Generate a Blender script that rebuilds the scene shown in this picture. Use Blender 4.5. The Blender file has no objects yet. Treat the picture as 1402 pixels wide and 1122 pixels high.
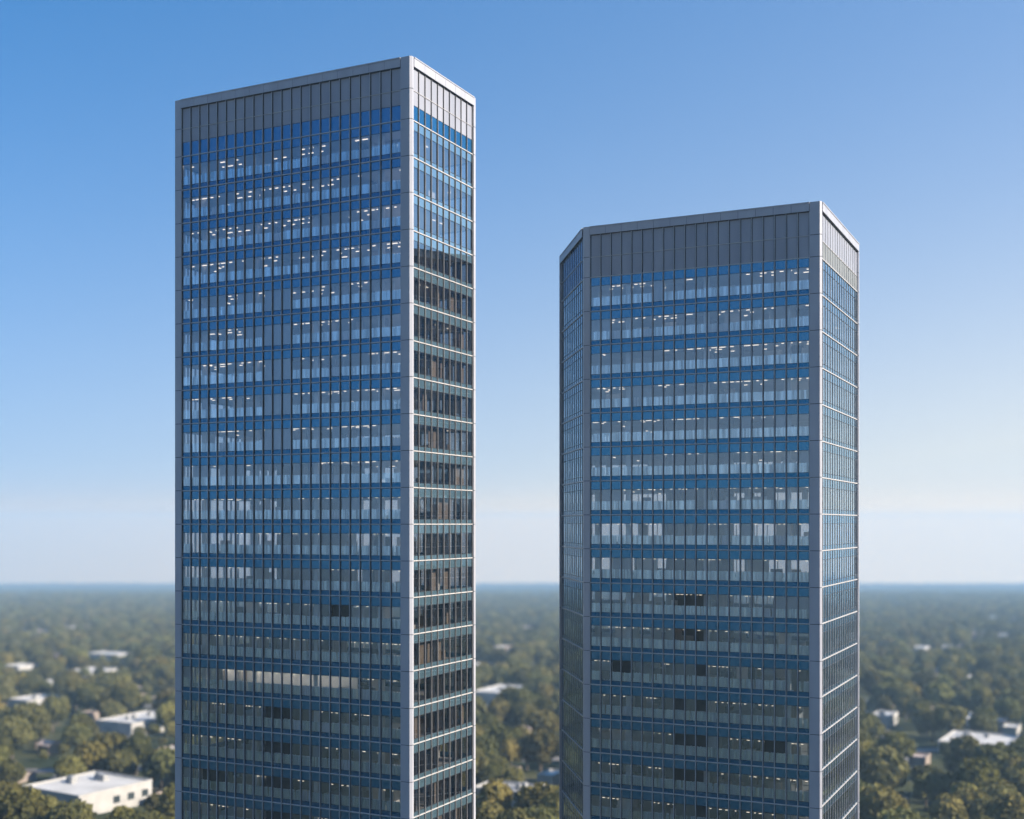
import bpy, math, random
from mathutils import Vector, Matrix, noise

R = math.radians
rnd = random.Random(7)
scene = bpy.context.scene
col = scene.collection

# ------------------------------------------------------------------ camera geometry
F = 1693.0            # focal length in pixels of a 1402 px wide frame
EYE_ROW = 718.0       # row of the eye level
H0, SLOPE = 60.0, 0.0418
GROUND_NEAR, GROUND_FAR, GROUND_SIDE = -3500.0, 7000.0, 6000.0


def ground_z(x, y):
    return -H0 - SLOPE * max(0.0, y)


def ground_at(px, row):
    d = H0 * F / (row - EYE_ROW - SLOPE * F)
    return ((px - 701.0) * d / F, d)


# ------------------------------------------------------------------ materials
def mat(name):
    m = bpy.data.materials.new(name)
    m.use_nodes = True
    nt = m.node_tree
    nt.nodes.clear()
    out = nt.nodes.new('ShaderNodeOutputMaterial')
    return m, nt, out


def N(nt, typ, **kw):
    n = nt.nodes.new(typ)
    for k, v in kw.items():
        if k in n.inputs:
            n.inputs[k].default_value = v
        else:
            setattr(n, k, v)
    return n


def math_node(nt, op, a, b=None, c=None):
    n = nt.nodes.new('ShaderNodeMath')
    n.operation = op
    for i, v in enumerate((a, b, c)):
        if v is None:
            continue
        if isinstance(v, (int, float)):
            n.inputs[i].default_value = v
        else:
            nt.links.new(v, n.inputs[i])
    return n.outputs[0]


def noisy(name, c1, c2, scale=1.0, rough=0.5, metallic=0.0, spec=0.5, detail=4, stretch=(1, 1, 1), bump=0.0, vary=0.0):
    m, nt, out = mat(name)
    p = N(nt, 'ShaderNodeBsdfPrincipled', Roughness=rough, Metallic=metallic)
    p.inputs['Specular IOR Level'].default_value = spec
    tc = N(nt, 'ShaderNodeNewGeometry')
    mp = N(nt, 'ShaderNodeMapping')
    mp.inputs['Scale'].default_value = stretch
    nt.links.new(tc.outputs['Position'], mp.inputs['Vector'])
    no = N(nt, 'ShaderNodeTexNoise', Scale=scale, Detail=detail)
    nt.links.new(mp.outputs[0], no.inputs['Vector'])
    cr = N(nt, 'ShaderNodeValToRGB')
    cr.color_ramp.elements[0].position = 0.3
    cr.color_ramp.elements[1].position = 0.7
    cr.color_ramp.elements[0].color = (*c1, 1)
    cr.color_ramp.elements[1].color = (*c2, 1)
    nt.links.new(no.outputs['Fac'], cr.inputs[0])
    src = cr.outputs[0]
    if vary:
        oi = N(nt, 'ShaderNodeObjectInfo')
        hs = N(nt, 'ShaderNodeHueSaturation')
        v = math_node(nt, 'MULTIPLY_ADD', oi.outputs['Random'], vary * 2, 1 - vary)
        nt.links.new(v, hs.inputs['Value'])
        h = math_node(nt, 'MULTIPLY_ADD', oi.outputs['Random'], 0.05, 0.47)
        nt.links.new(h, hs.inputs['Hue'])
        nt.links.new(src, hs.inputs['Color'])
        src = hs.outputs[0]
    nt.links.new(src, p.inputs['Base Color'])
    if bump:
        b = N(nt, 'ShaderNodeBump', Strength=bump, Distance=0.05)
        nt.links.new(no.outputs['Fac'], b.inputs['Height'])
        nt.links.new(b.outputs[0], p.inputs['Normal'])
    nt.links.new(p.outputs[0], out.inputs[0])
    return m


def schlick(nt, r0, wave=0.0):
    """reflectance of a coated pane, the same from both sides"""
    g = N(nt, 'ShaderNodeNewGeometry')
    d = N(nt, 'ShaderNodeVectorMath', operation='DOT_PRODUCT')
    nt.links.new(g.outputs['Incoming'], d.inputs[0])
    nt.links.new(g.outputs['Normal'], d.inputs[1])
    c = math_node(nt, 'ABSOLUTE', d.outputs['Value'])
    k = math_node(nt, 'SUBTRACT', 1.0, c)
    k5 = math_node(nt, 'POWER', k, 5.0)
    return math_node(nt, 'MULTIPLY_ADD', k5, 1.0 - r0, r0)


def wave_normal(nt, scale, strength):
    g = N(nt, 'ShaderNodeNewGeometry')
    no = N(nt, 'ShaderNodeTexNoise', Scale=scale, Detail=1.0)
    nt.links.new(g.outputs['Position'], no.inputs['Vector'])
    b = N(nt, 'ShaderNodeBump', Strength=strength, Distance=0.02)
    nt.links.new(no.outputs['Fac'], b.inputs['Height'])
    return b.outputs[0]


def glass_mat(name, tint, refl, r0, rough=0.015):
    m, nt, out = mat(name)
    t = N(nt, 'ShaderNodeBsdfTransparent', Color=(*tint, 1))
    g = N(nt, 'ShaderNodeBsdfGlossy', Color=(*refl, 1), Roughness=rough)
    nt.links.new(wave_normal(nt, 0.8, 0.10), g.inputs['Normal'])
    mx = N(nt, 'ShaderNodeMixShader')
    nt.links.new(schlick(nt, r0), mx.inputs[0])
    nt.links.new(t.outputs[0], mx.inputs[1])
    nt.links.new(g.outputs[0], mx.inputs[2])
    nt.links.new(mx.outputs[0], out.inputs[0])
    return m


def sky_band_mat(name, tint, refl, r0):
    # lower pane band: streaky mirroring added to imitate bright sky through far windows
    m, nt, out = mat(name)
    t = N(nt, 'ShaderNodeBsdfTransparent', Color=(*tint, 1))
    g = N(nt, 'ShaderNodeBsdfGlossy', Color=(*refl, 1), Roughness=0.22)
    nt.links.new(wave_normal(nt, 0.8, 0.10), g.inputs['Normal'])
    ge = N(nt, 'ShaderNodeNewGeometry')
    mp = N(nt, 'ShaderNodeMapping')
    mp.inputs['Scale'].default_value = (3.2, 3.2, 0.12)
    nt.links.new(ge.outputs['Position'], mp.inputs['Vector'])
    no = N(nt, 'ShaderNodeTexNoise', Scale=1.0, Detail=3.0)
    nt.links.new(mp.outputs[0], no.inputs['Vector'])
    mr = N(nt, 'ShaderNodeMapRange')
    mr.inputs['From Min'].default_value, mr.inputs['From Max'].default_value = .36, .66
    mr.inputs['To Min'].default_value, mr.inputs['To Max'].default_value = -.20, .16
    nt.links.new(no.outputs['Fac'], mr.inputs['Value'])
    f = math_node(nt, 'ADD', schlick(nt, r0), mr.outputs[0])
    mx = N(nt, 'ShaderNodeMixShader')
    nt.links.new(f, mx.inputs[0])
    nt.links.new(t.outputs[0], mx.inputs[1])
    nt.links.new(g.outputs[0], mx.inputs[2])
    nt.links.new(mx.outputs[0], out.inputs[0])
    return m


def spandrel_mat(name, base, refl, r0, rough=0.22):
    m, nt, out = mat(name)
    d = N(nt, 'ShaderNodeBsdfDiffuse')
    ge = N(nt, 'ShaderNodeNewGeometry')
    no = N(nt, 'ShaderNodeTexNoise', Scale=0.35, Detail=2.0)
    nt.links.new(ge.outputs['Position'], no.inputs['Vector'])
    mixc = N(nt, 'ShaderNodeMix', data_type='RGBA')
    mixc.inputs[6].default_value = (*[c * 0.75 for c in base], 1)
    mixc.inputs[7].default_value = (*[c * 1.25 for c in base], 1)
    nt.links.new(no.outputs['Fac'], mixc.inputs[0])
    nt.links.new(mixc.outputs[2], d.inputs['Color'])
    g = N(nt, 'ShaderNodeBsdfGlossy', Color=(*refl, 1), Roughness=rough)
    nt.links.new(wave_normal(nt, 0.8, 0.10), g.inputs['Normal'])
    mx = N(nt, 'ShaderNodeMixShader')
    nt.links.new(schlick(nt, r0), mx.inputs[0])
    nt.links.new(d.outputs[0], mx.inputs[1])
    nt.links.new(g.outputs[0], mx.inputs[2])
    nt.links.new(mx.outputs[0], out.inputs[0])
    return m


def emit_mat(name, c, s):
    m, nt, out = mat(name)
    e = N(nt, 'ShaderNodeEmission', Color=(*c, 1), Strength=s)
    nt.links.new(e.outputs[0], out.inputs[0])
    return m


M = {}
M['glass'] = glass_mat('vision_glass', (0.74, 0.755, 0.775), (0.62, 0.82, 1.0), 0.26, 0.22)
M['clear'] = glass_mat('dark_room_glass', (0.62, 0.62, 0.62), (0.62, 0.82, 1.0), 0.05, 0.1)  # reflection cut down so that the dark rooms read dark
M['sky_band'] = sky_band_mat('sky_band_glass', (0.56, 0.63, 0.69), (0.62, 0.84, 1.0), 0.50)
M['mirror'] = glass_mat('mirror_glass', (0.42, 0.46, 0.50), (0.78, 0.93, 1.0), 0.56)
M['mirror_bright'] = glass_mat('bright_mirror_glass', (0.70, 0.70, 0.70), (0.74, 0.92, 1.0), 0.47)
M['mirror_span'] = spandrel_mat('mirror_spandrel', (0.03, 0.055, 0.085), (0.66, 0.88, 1.0), 0.50, .02)
M['mirror_head'] = spandrel_mat('sunlit_spandrel', (0.075, 0.130, 0.165), (0.76, 0.95, 1.0), 0.55, .02)  # lighter teal copy of the spandrel, sunlight put into its base colour
M['shy'] = glass_mat('dimmed_side_glass', (0.36, 0.40, 0.44), (0.62, 0.84, 1.0), 0.09)  # darkened copy: tint and reflectance cut so this face mirrors dark
M['shy_span'] = spandrel_mat('dimmed_side_spandrel', (0.012, 0.03, 0.055), (0.60, 0.82, 1.0), 0.10, .02)  # same darkening put into the spandrel colour
M['spandrel'] = spandrel_mat('spandrel_glass', (0.010, 0.055, 0.115), (0.12, 0.50, 0.88), 0.32)
M['knee'] = spandrel_mat('knee_glass', (0.007, 0.040, 0.100), (0.06, 0.40, 0.78), 0.26)
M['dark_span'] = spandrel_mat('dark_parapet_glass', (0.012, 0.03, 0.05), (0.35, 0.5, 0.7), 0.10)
M['panel'] = noisy('parapet_metal', (0.205, 0.218, 0.262), (0.262, 0.275, 0.318), 0.5, 0.42, 0.0, 0.5, stretch=(1, 1, 0.25))
M['louver'] = noisy('greenish_louvre_metal', (0.135, 0.148, 0.152), (0.18, 0.192, 0.196), 0.6, 0.5)
M['frame'] = noisy('aluminium_cladding', (0.275, 0.285, 0.325), (0.335, 0.345, 0.385), 0.4, 0.40, 0.0, 0.5, stretch=(1, 1, 0.3), bump=0.05)
M['fin'] = noisy('mullion_aluminium', (0.30, 0.31, 0.335), (0.37, 0.38, 0.41), 0.7, 0.4)
M['fin_dim'] = noisy('grey_mullion', (0.15, 0.15, 0.155), (0.20, 0.20, 0.205), 0.7, 0.4)
M['rail'] = noisy('transom_aluminium', (0.33, 0.32, 0.325), (0.42, 0.41, 0.41), 0.7, 0.4)
M['gasket'] = noisy('gasket_and_fin_shade', (0.008, 0.01, 0.016), (0.014, 0.016, 0.024), 1.0, 0.6)
M['slab'] = noisy('ceiling_board', (0.50, 0.49, 0.48), (0.62, 0.61, 0.60), 0.3, 0.8)
M['core'] = noisy('core_wall', (0.07, 0.06, 0.055), (0.13, 0.115, 0.105), 0.6, 0.7, stretch=(1, 1, 0.2))
M['column'] = noisy('column_plaster', (0.55, 0.55, 0.54), (0.68, 0.68, 0.67), 0.8, 0.7)
M['wood'] = noisy('brown_partition', (0.30, 0.24, 0.19), (0.46, 0.38, 0.31), 1.2, 0.5, stretch=(2, 2, 0.3))
M['dark'] = noisy('dark_partition_and_gloom', (0.02, 0.02, 0.024), (0.05, 0.048, 0.05), 1.0, 0.6)
M['white'] = noisy('white_partition', (0.62, 0.60, 0.57), (0.74, 0.72, 0.69), 0.8, 0.7)
M['blind'] = noisy('pale_blind_cloth', (0.50, 0.54, 0.60), (0.78, 0.80, 0.84), 2.2, 0.85, stretch=(1.5, 1.5, 0.05), detail=3)
M['shade'] = noisy('grey_roller_shade', (0.20, 0.23, 0.28), (0.27, 0.30, 0.36), 1.4, 0.85, stretch=(1, 1, 0.08))
M['lamp'] = emit_mat('ceiling_lamp', (1.0, 0.86, 0.68), 0.95)
M['fill_lamp'] = emit_mat('storey_fill_lamp', (1.0, 0.90, 0.76), 4.5)  # extra lamp added to brighten a single storey
M['roofdeck'] = noisy('roof_gravel', (0.25, 0.25, 0.25), (0.35, 0.34, 0.33), 2.0, 0.9)


# ------------------------------------------------------------------ mesh builder
class MB:
    def __init__(self):
        self.v, self.f, self.m = [], [], []

    def face(self, pts, mi=0):
        b = len(self.v)
        self.v += [tuple(p) for p in pts]
        self.f.append(tuple(range(b, b + len(pts))))
        self.m.append(mi)

    def hexa(self, p, mi=0):
        """p: 8 points, 0-3 bottom loop, 4-7 top loop"""
        b = len(self.v)
        self.v += [tuple(q) for q in p]
        for q in ((3, 2, 1, 0), (4, 5, 6, 7), (0, 1, 5, 4), (1, 2, 6, 5), (2, 3, 7, 6), (3, 0, 4, 7)):
            self.f.append(tuple(b + i for i in q))
            self.m.append(mi)

    def prism(self, poly, z0, z1, mi=0):
        n = len(poly)
        b = len(self.v)
        self.v += [(x, y, z0) for x, y in poly] + [(x, y, z1) for x, y in poly]
        self.f.append(tuple(b + i for i in range(n))[::-1])
        self.f.append(tuple(b + n + i for i in range(n)))
        self.m += [mi, mi]
        for i in range(n):
            j = (i + 1) % n
            self.f.append((b + i, b + j, b + n + j, b + n + i))
            self.m.append(mi)

    def box(self, x0, x1, y0, y1, z0, z1, mi=0):
        self.hexa([(x0, y0, z0), (x1, y0, z0), (x1, y1, z0), (x0, y1, z0),
                   (x0, y0, z1), (x1, y0, z1), (x1, y1, z1), (x0, y1, z1)], mi)

    def build(self, name, mats, parent=None, origin=(0, 0, 0), smooth=False):
        me = bpy.data.meshes.new(name)
        ox, oy, oz = origin
        me.from_pydata([(x - ox, y - oy, z - oz) for x, y, z in self.v], [], self.f)
        for m in (mats if isinstance(mats, (list, tuple)) else [mats]):
            me.materials.append(m)
        me.polygons.foreach_set('material_index', self.m)
        if smooth:
            me.polygons.foreach_set('use_smooth', [True] * len(self.f))
        me.update()
        o = bpy.data.objects.new(name, me)
        col.objects.link(o)
        if parent:
            o.parent = parent
        return o


def empty(name, loc, label=None, cat=None, group=None):
    o = bpy.data.objects.new(name, None)
    o.location = loc
    o.empty_display_size = 1.0
    col.objects.link(o)
    if label:
        o['label'] = label
        o['category'] = cat
    if group:
        o['group'] = group
    return o


# ------------------------------------------------------------------ towers
class Face:
    """a facade plane: u runs along it, w sticks out of it"""

    def __init__(self, p0, p1, centre):
        self.p0 = Vector(p0)
        e = Vector(p1) - self.p0
        self.L = e.length
        self.u = e.normalized()
        n = Vector((self.u.y, -self.u.x))
        if n.dot(Vector(centre) - self.p0) > 0:
            n = -n
        self.n = n

    def pt(self, u, w, z):
        q = self.p0 + self.u * u + self.n * w
        return (q.x, q.y, z)

    def box(self, mb, u0, u1, w0, w1, z0, z1, mi=0):
        a = [self.pt(u0, w0, z0), self.pt(u1, w0, z0), self.pt(u1, w1, z0), self.pt(u0, w1, z0)]
        b = [(x, y, z1) for x, y, z in a]
        mb.hexa(a + b, mi)

    def sheet(self, mb, u0, u1, w, z0, z1, mi=0, tilt=0.0, rr=None):
        """one pane; a hair of tilt so that panes mirror slightly different places"""
        a = (rr.uniform(-tilt, tilt) if rr else 0) * (u1 - u0) / 2
        b = (rr.uniform(-tilt, tilt) if rr else 0) * (z1 - z0) / 2
        mb.face([self.pt(u0, w - a - b, z0), self.pt(u1, w + a - b, z0), self.pt(u1, w + a + b, z1), self.pt(u0, w - a + b, z1)], mi)


STOREY, KNEE, HEAD = 4.0, 0.56, 2.96


def inset(poly, d):
    c = Vector((sum(p[0] for p in poly) / len(poly), sum(p[1] for p in poly) / len(poly)))
    n = len(poly)
    fs = [Face(poly[i], poly[(i + 1) % n], c) for i in range(n)]
    res = []
    for i in range(n):
        a, b = fs[i - 1], fs[i]
        # intersection of the two moved lines
        p, q = a.p0 - a.n * d, b.p0 - b.n * d
        den = a.u.x * b.u.y - a.u.y * b.u.x
        t = ((q.x - p.x) * b.u.y - (q.y - p.y) * b.u.x) / den
        r = p + a.u * t
        res.append((r.x, r.y))
    return res


def build_tower(name, label, poly, fronts, rears, zt, parapet, storeys, pillars, opts):
    """fronts: list of dict(i, j, bays, m0, m1) - face from poly[i] to poly[j]; m0/m1 margins taken by the pillars"""
    rr = random.Random(opts['seed'])
    cx = sum(p[0] for p in poly) / len(poly)
    cy = sum(p[1] for p in poly) / len(poly)
    c = (cx, cy)
    zb = zt - STOREY * storeys
    base = ground_z(cx, cy) - 1.0
    og = (cx, cy, ground_z(cx, cy))
    root = empty(name, og, label, 'office tower')
    ztop = parapet[-1]                      # underside of the cornice
    zcap = ztop + opts['cornice']
    B = lambda mb, nm, mats, par=root: mb.build(nm, mats, par, og if par is root else og)
    kidsmats = {}

    for fr in fronts:
        f = Face(poly[fr['i']], poly[fr['j']], c)
        u0, u1, n = fr['m0'], f.L - fr['m1'], fr['bays']
        us = [u0 + (u1 - u0) * k / n for k in range(n + 1)]
        # storeys
        for s in range(storeys):
            zf = zt - STOREY * (s + 1)
            g = MB()
            for k in range(n):
                if fr is fronts[0] and any(a_ <= k <= b_ and c_ <= s <= d_ for a_, b_, c_, d_ in opts['dark_rooms']) and rr.random() < .9:
                    zm = zf + fr['blindtop']
                    f.sheet(g, us[k] + .04, us[k + 1] - .04, 0.0, zf + KNEE, zm, 1, 0.0036, rr)
                    f.sheet(g, us[k] + .04, us[k + 1] - .04, 0.0, zm, zf + HEAD, 2, 0.0036, rr)
                elif fr.get('sky_band') and not fr['closed'](s, k) and rr.random() < .95:
                    zm = zf + fr['blindtop'] + rr.choice((0, 0, 0, 0, .05, -.05))
                    f.sheet(g, us[k] + .04, us[k + 1] - .04, 0.0, zf + KNEE, zm, 1, 0.0036, rr)
                    f.sheet(g, us[k] + .04, us[k + 1] - .04, 0.0, zm, zf + HEAD, 0, 0.0036, rr)
                else:
                    f.sheet(g, us[k] + .04, us[k + 1] - .04, 0.0, zf + KNEE, zf + HEAD, 0, 0.0036, rr)
            B(g, 'ribbon_window', [M[fr.get('glass', 'glass')], M['sky_band'], M['clear']])
            g = MB()
            for k in range(n):
                f.sheet(g, us[k] + .04, us[k + 1] - .04, 0.0, zf + HEAD + .03, zf + STOREY - .05, 0, 0.0036, rr)
                f.sheet(g, us[k] + .04, us[k + 1] - .04, 0.0, zf + .05, zf + KNEE - .03, 1, 0.0036, rr)
            f.box(g, u0, u1, -.02, .035, zf + HEAD - .01, zf + HEAD + .03, 2)
            f.box(g, u0, u1, -.02, .035, zf + KNEE - .03, zf + KNEE + .01, 2)
            B(g, 'spandrel_band', [M[fr.get('head', 'spandrel')], M[fr.get('knee', 'knee')], M['gasket']])
            g = MB()
            f.box(g, u0, u1, -.06, .10, zf - .055, zf + .055, 0)
            f.box(g, u0, u1, -.06, .03, zf - .10, zf - .0555, 1)
            B(g, 'transom', [M['rail'], M['gasket']])
        # top transom
        g = MB()
        f.box(g, u0, u1, -.06, .10, zt - .055, zt + .055)
        B(g, 'transom', M['rail'])
        # parapet rows
        for r_, (za, zz, mm) in enumerate(fr['rows']):
            g = MB()
            for k in range(n):
                dw = rr.uniform(-.006, .006)
                f.box(g, us[k] + .03, us[k + 1] - .03, -.12, dw, za + .025, zz - .025)
            f.box(g, u0, u1, -.10, -.05, za, zz, 1)
            B(g, 'parapet_panel', [M[mm], M['gasket']])
        for zz in fr['lines']:
            g = MB()
            f.box(g, u0, u1, -.02, .07, zz - .03, zz + .03)
            B(g, 'transom', M['rail'])
        # cornice
        g = MB()
        nb = max(2, n * 2 // 3)
        for k in range(nb):
            a, b = (u1 + .02 - u0) * k / nb + u0, (u1 + .02 - u0) * (k + 1) / nb + u0
            f.box(g, a + .02, b - .02, -.5, .30, ztop + .02, zcap - .12)
        f.box(g, u0, u1, -.45, .27, ztop, zcap - .14, 1)
        f.box(g, u0, u1, -.6, .36, zcap - .12, zcap, 0)
        B(g, 'cornice', [M['frame'], M['gasket']])
        # mullions
        for k in range(n + 1):
            g = MB()
            w = .034
            dp = fr['fin']
            f.box(g, us[k] - w, us[k] + w, min(.03, dp - .01) + .0002, dp, zb, ztop - .01, 1)  # fin sides coloured dark by default, their shade put into the colour
            f.box(g, us[k] - w - .002, us[k] + w + .002, dp, dp + .025, zb, ztop - .01, 0)
            gw = fr.get('gas', .10)
            f.box(g, us[k] - gw, us[k] + gw, -.05, min(.03, dp - .01), zb, ztop - .01, 1)
            B(g, 'mullion', [M[fr.get('cap', 'fin')], M[fr.get('body', 'gasket')]])
        # sheer half blinds just inside the glass, with folds
        for s in range(opts['visible']):
            zf = zt - STOREY * (s + 1)
            g = MB()
            shut = []
            for k in range(n):
                closed = fr.get('closed', lambda s, k: False)(s, k)
                if closed is None:
                    closed = noise.noise(Vector((k * .31, s * 2.3, opts['seed'] * 1.7))) > .43
                if closed:
                    shut.append(k)
                    continue
            if fr['blind'] is not None:
                m, cols = 7, []
                seg = (u1 - u0) / (n * m)
                for k in range(n):
                    low = fr['blind'](s, k) > rr.random() or bool(fr.get('closed', lambda s, k: False)(s, k))
                    rise = rr.choice((0, 0, 0, 0, -.05, .05))
                    for q in range(m):
                        top = zf + fr['blindtop'] + rise + rr.uniform(-.03, .03)
                        if low or rr.random() < .07:
                            top = zf + KNEE + rr.uniform(-.1, .12)
                        cols.append(top)
                bi = len(g.v)
                for q, top in enumerate(cols):
                    for uu in (u0 + (q + .04) * seg, u0 + (q + .96) * seg):
                        w = -.34 + (.05 if (uu - u0) / seg % 2 < 1 else -.05)
                        g.v += [f.pt(uu, w, zf + .3), f.pt(uu, w, top)]
                for q in range(len(g.v) // 2 - 1):
                    g.f.append((2 * q, 2 * q + 2, 2 * q + 3, 2 * q + 1))
                    g.m.append(0)
                B(g, 'half_blind', M['blind'])
            runs = []
            for k in shut:
                if runs and runs[-1][1] == k:
                    runs[-1][1] = k + 1
                else:
                    runs.append([k, k + 1])
            for ka, kb in runs:
                g2 = MB()
                f.box(g2, us[ka] + .02, us[kb] - .02, -.34, -.31, zf + .3, zf + HEAD + .1)
                B(g2, 'roller_shade', M['shade'])

    for fr in fronts:                       # brown and dark room walls close behind the narrow face
        if not fr.get('rooms'):
            continue
        f = Face(poly[fr['i']], poly[fr['j']], c)
        for s in range(3, opts['visible']):
            zf = zt - STOREY * (s + 1)
            u = .8
            while u < f.L - 1.4:
                wd = rr.uniform(.5, 1.9)
                if rr.random() < .62:
                    g = MB()
                    f.box(g, u, min(u + wd, f.L - .8), -rr.uniform(.9, 1.8), -.85, zf + .1, zf + STOREY - 1.0)
                    B(g, 'room_wall', M[rr.choice(('wood', 'wood', 'dark', 'dark', 'dark'))])
                u += wd + rr.uniform(.15, .9)
    for (ka, kb, sa, sb) in opts['dark_rooms']:
        fr = fronts[0]
        f = Face(poly[fr['i']], poly[fr['j']], c)
        bw = (f.L - fr['m0'] - fr['m1']) / fr['bays']
        for s in range(sa, sb + 1):
            if rr.random() < .15:
                continue
            zf = zt - STOREY * (s + 1)
            g = MB()
            f.box(g, fr['m0'] + ka * bw + .04, fr['m0'] + (kb + 1) * bw - .04, -.52, -.47, zf + .1, zf + STOREY - 1.0)  # dark sheet behind the glass stands in for the gloom of unlit rooms
            B(g, 'dark_room_sheet', M['dark'])

    # rear faces, seen only through the rooms
    for (i, j, n) in rears:
        f = Face(poly[i], poly[j], c)
        us = [.5 + (f.L - 1.0) * k / n for k in range(n + 1)]
        g = MB()
        for s in range(storeys):
            zf = zt - STOREY * (s + 1)
            f.sheet(g, .5, f.L - .5, 0, zf + KNEE, zf + HEAD, 0)
            f.box(g, .5, f.L - .5, -.12, 0, zf + HEAD, zf + STOREY, 1)
            f.box(g, .5, f.L - .5, -.12, 0, zf, zf + KNEE, 1)
            f.box(g, .5, f.L - .5, 0.002, .08, zf - .06, zf + .06, 2)
        for k in range(n + 1):
            f.box(g, us[k] - .05, us[k] + .05, -.10, .15, zb, ztop, 2)
        f.box(g, .5, f.L - .5, -.12, 0, zt, ztop, 3)
        f.box(g, .3, f.L - .3, -.5, .3, ztop, zcap, 2)
        B(g, 'rear_facade', [M['glass'], M['spandrel'], M['fin'], M['panel']])

    # corner pillars: clad columns with a joint at every storey
    for (prof, kind) in pillars:
        g = MB()
        lv = [base] + [zt - STOREY * s for s in range(storeys, -1, -1)] + [z for z in parapet if z > zt + .1]
        lv[-1] = zcap + opts.get('pillar_rise', 0.03)
        cxp = sum(p[0] for p in prof) / len(prof)
        cyp = sum(p[1] for p in prof) / len(prof)
        core = [(cxp + (x - cxp) * .94, cyp + (y - cyp) * .94) for x, y in prof]
        for a, b in zip(lv[:-1], lv[1:]):
            g.prism(prof, a + .035, b - .035, 0)
        g.prism(core, base, lv[-1] - .05, 1)
        B(g, 'corner_pillar', [M['frame'], M['gasket']])

    # floors, with ceiling lights and partitions
    inn = inset(poly, .42)
    f0 = Face(poly[fronts[0]['i']], poly[fronts[0]['j']], c)
    L, D = f0.L, opts['depth']

    def P(u, v, z):
        return f0.pt(u, -v, z)

    def pbox(mb, u0, u1, v0, v1, z0, z1, mi=0):
        f0.box(mb, u0, u1, -v1, -v0, z0, z1, mi)

    for s in range(storeys + 1):
        zf = zt - STOREY * s                 # underside of this slab is the ceiling of storey s
        g = MB()
        g.prism(inn, zf - 0.96, zf + .06)
        slab = B(g, 'floor_slab', M['slab'])
        if s >= opts['visible']:
            continue
        lit = opts.get('lit') == s
        zc = zf - 0.96
        zfl = zf - STOREY + .06
        g = MB()
        drop = .05 + max(0, s - opts['eye'] + 2) * .035
        for row, v in enumerate(opts['light_rows']):
            if row == 0 and s >= opts['eye'] - 1:
                u = .9
                while u < L - 1.0:
                    if rr.random() < .66 and noise.noise(Vector((u * .16, s * 3.7, opts['seed']))) > -.2:
                        pbox(g, u, u + rr.uniform(.16, .36), .62, .70, zc - drop - .045, zc - drop)
                    u += rr.choice((.5, .5, .7, 1.3))
                continue
            u = 1.2 + rr.uniform(0, .5)
            while u < L - 1.2:
                zone = noise.noise(Vector((u * .16, s * 3.7, row * 5.1 + opts['seed'])))
                if rr.random() < (.74, .62, .35, .3)[row] and zone > (-.22, -.06, .05, .0)[row]:
                    ll = rr.choice((.28, .4, .4, .7))
                    pbox(g, u, u + ll, v, v + .12, zc - .10, zc - .05)
                u += (.95, 1.3, 1.9, 1.9)[row]
        for u in opts['side_lights']:
            v = 1.0
            while v < D - 1.0:
                if rr.random() < .28:
                    pbox(g, u, u + .14, v, v + .6, zc - .10, zc - .05)
                v += 1.7
        B(g, 'ceiling_light', M['lamp'], slab)
        if lit:
            g = MB()
            for q in range(9):
                pbox(g, 9.0 + q * 2.1, 10.4 + q * 2.1, .95, 1.25, zc - .16, zc - .08)
            B(g, 'ceiling_light', M['fill_lamp'], slab)  # strong lamps added to make this storey glow
            g = MB()
            pbox(g, 8.5, 27.5, 2.6, 2.75, zfl, zc - .02)  # pale wall added to catch the light of those lamps
            B(g, 'partition', M['column'], slab)
        g = MB()
        for q in range(opts['partitions']):
            u = rr.uniform(.9, L - 2.0)
            v = rr.uniform(1.6, 4.2) if rr.random() < .6 else rr.uniform(4.2, D - 1.0)
            mi = rr.choice((0, 0, 1, 2, 2, 2))
            if rr.random() < .6:
                pbox(g, u, u + rr.uniform(.7, 2.6), v, v + .12, zfl, zc - rr.choice((.02, .02, .5, 1.0)), mi)
            else:
                pbox(g, u, u + .12, v, min(D - .6, v + rr.uniform(1, 3)), zfl, zc - .02, mi)
        for q in range(opts['partitions'] * 2):          # desks and cupboards
            u = rr.uniform(.9, L - 2.0)
            v = rr.uniform(1.0, D - 1.8)
            pbox(g, u, u + rr.uniform(.5, 1.6), v, v + .6, zfl, zfl + rr.uniform(.7, 1.5), rr.choice((0, 1, 1, 2)))
        B(g, 'partition', [M['wood'], M['dark'], M['white']], slab)

    # core and columns
    g = MB()
    u0, u1, v0, v1 = opts['core']
    pbox(g, u0, u1, v0, v1, base, zt + 3.0)
    B(g, 'lift_core', M['core'])
    for (u, v) in opts['columns']:
        g = MB()
        pbox(g, u - .28, u + .28, v - .28, v + .28, base, zt - 1.0)
        B(g, 'column', M['column'])
    # roof deck and plinth
    g = MB()
    g.prism(inset(poly, .7), zt + 1.0, zt + 1.35)
    B(g, 'roof_deck', M['roofdeck'])
    g = MB()
    g.prism(inset(poly, .15), base, zb + .01)
    B(g, 'plinth', M['frame'])
    return root


def rel(p, u, a, v, b):
    return (p[0] + u[0] * a + v[0] * b, p[1] + u[1] * a + v[1] * b)


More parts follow.
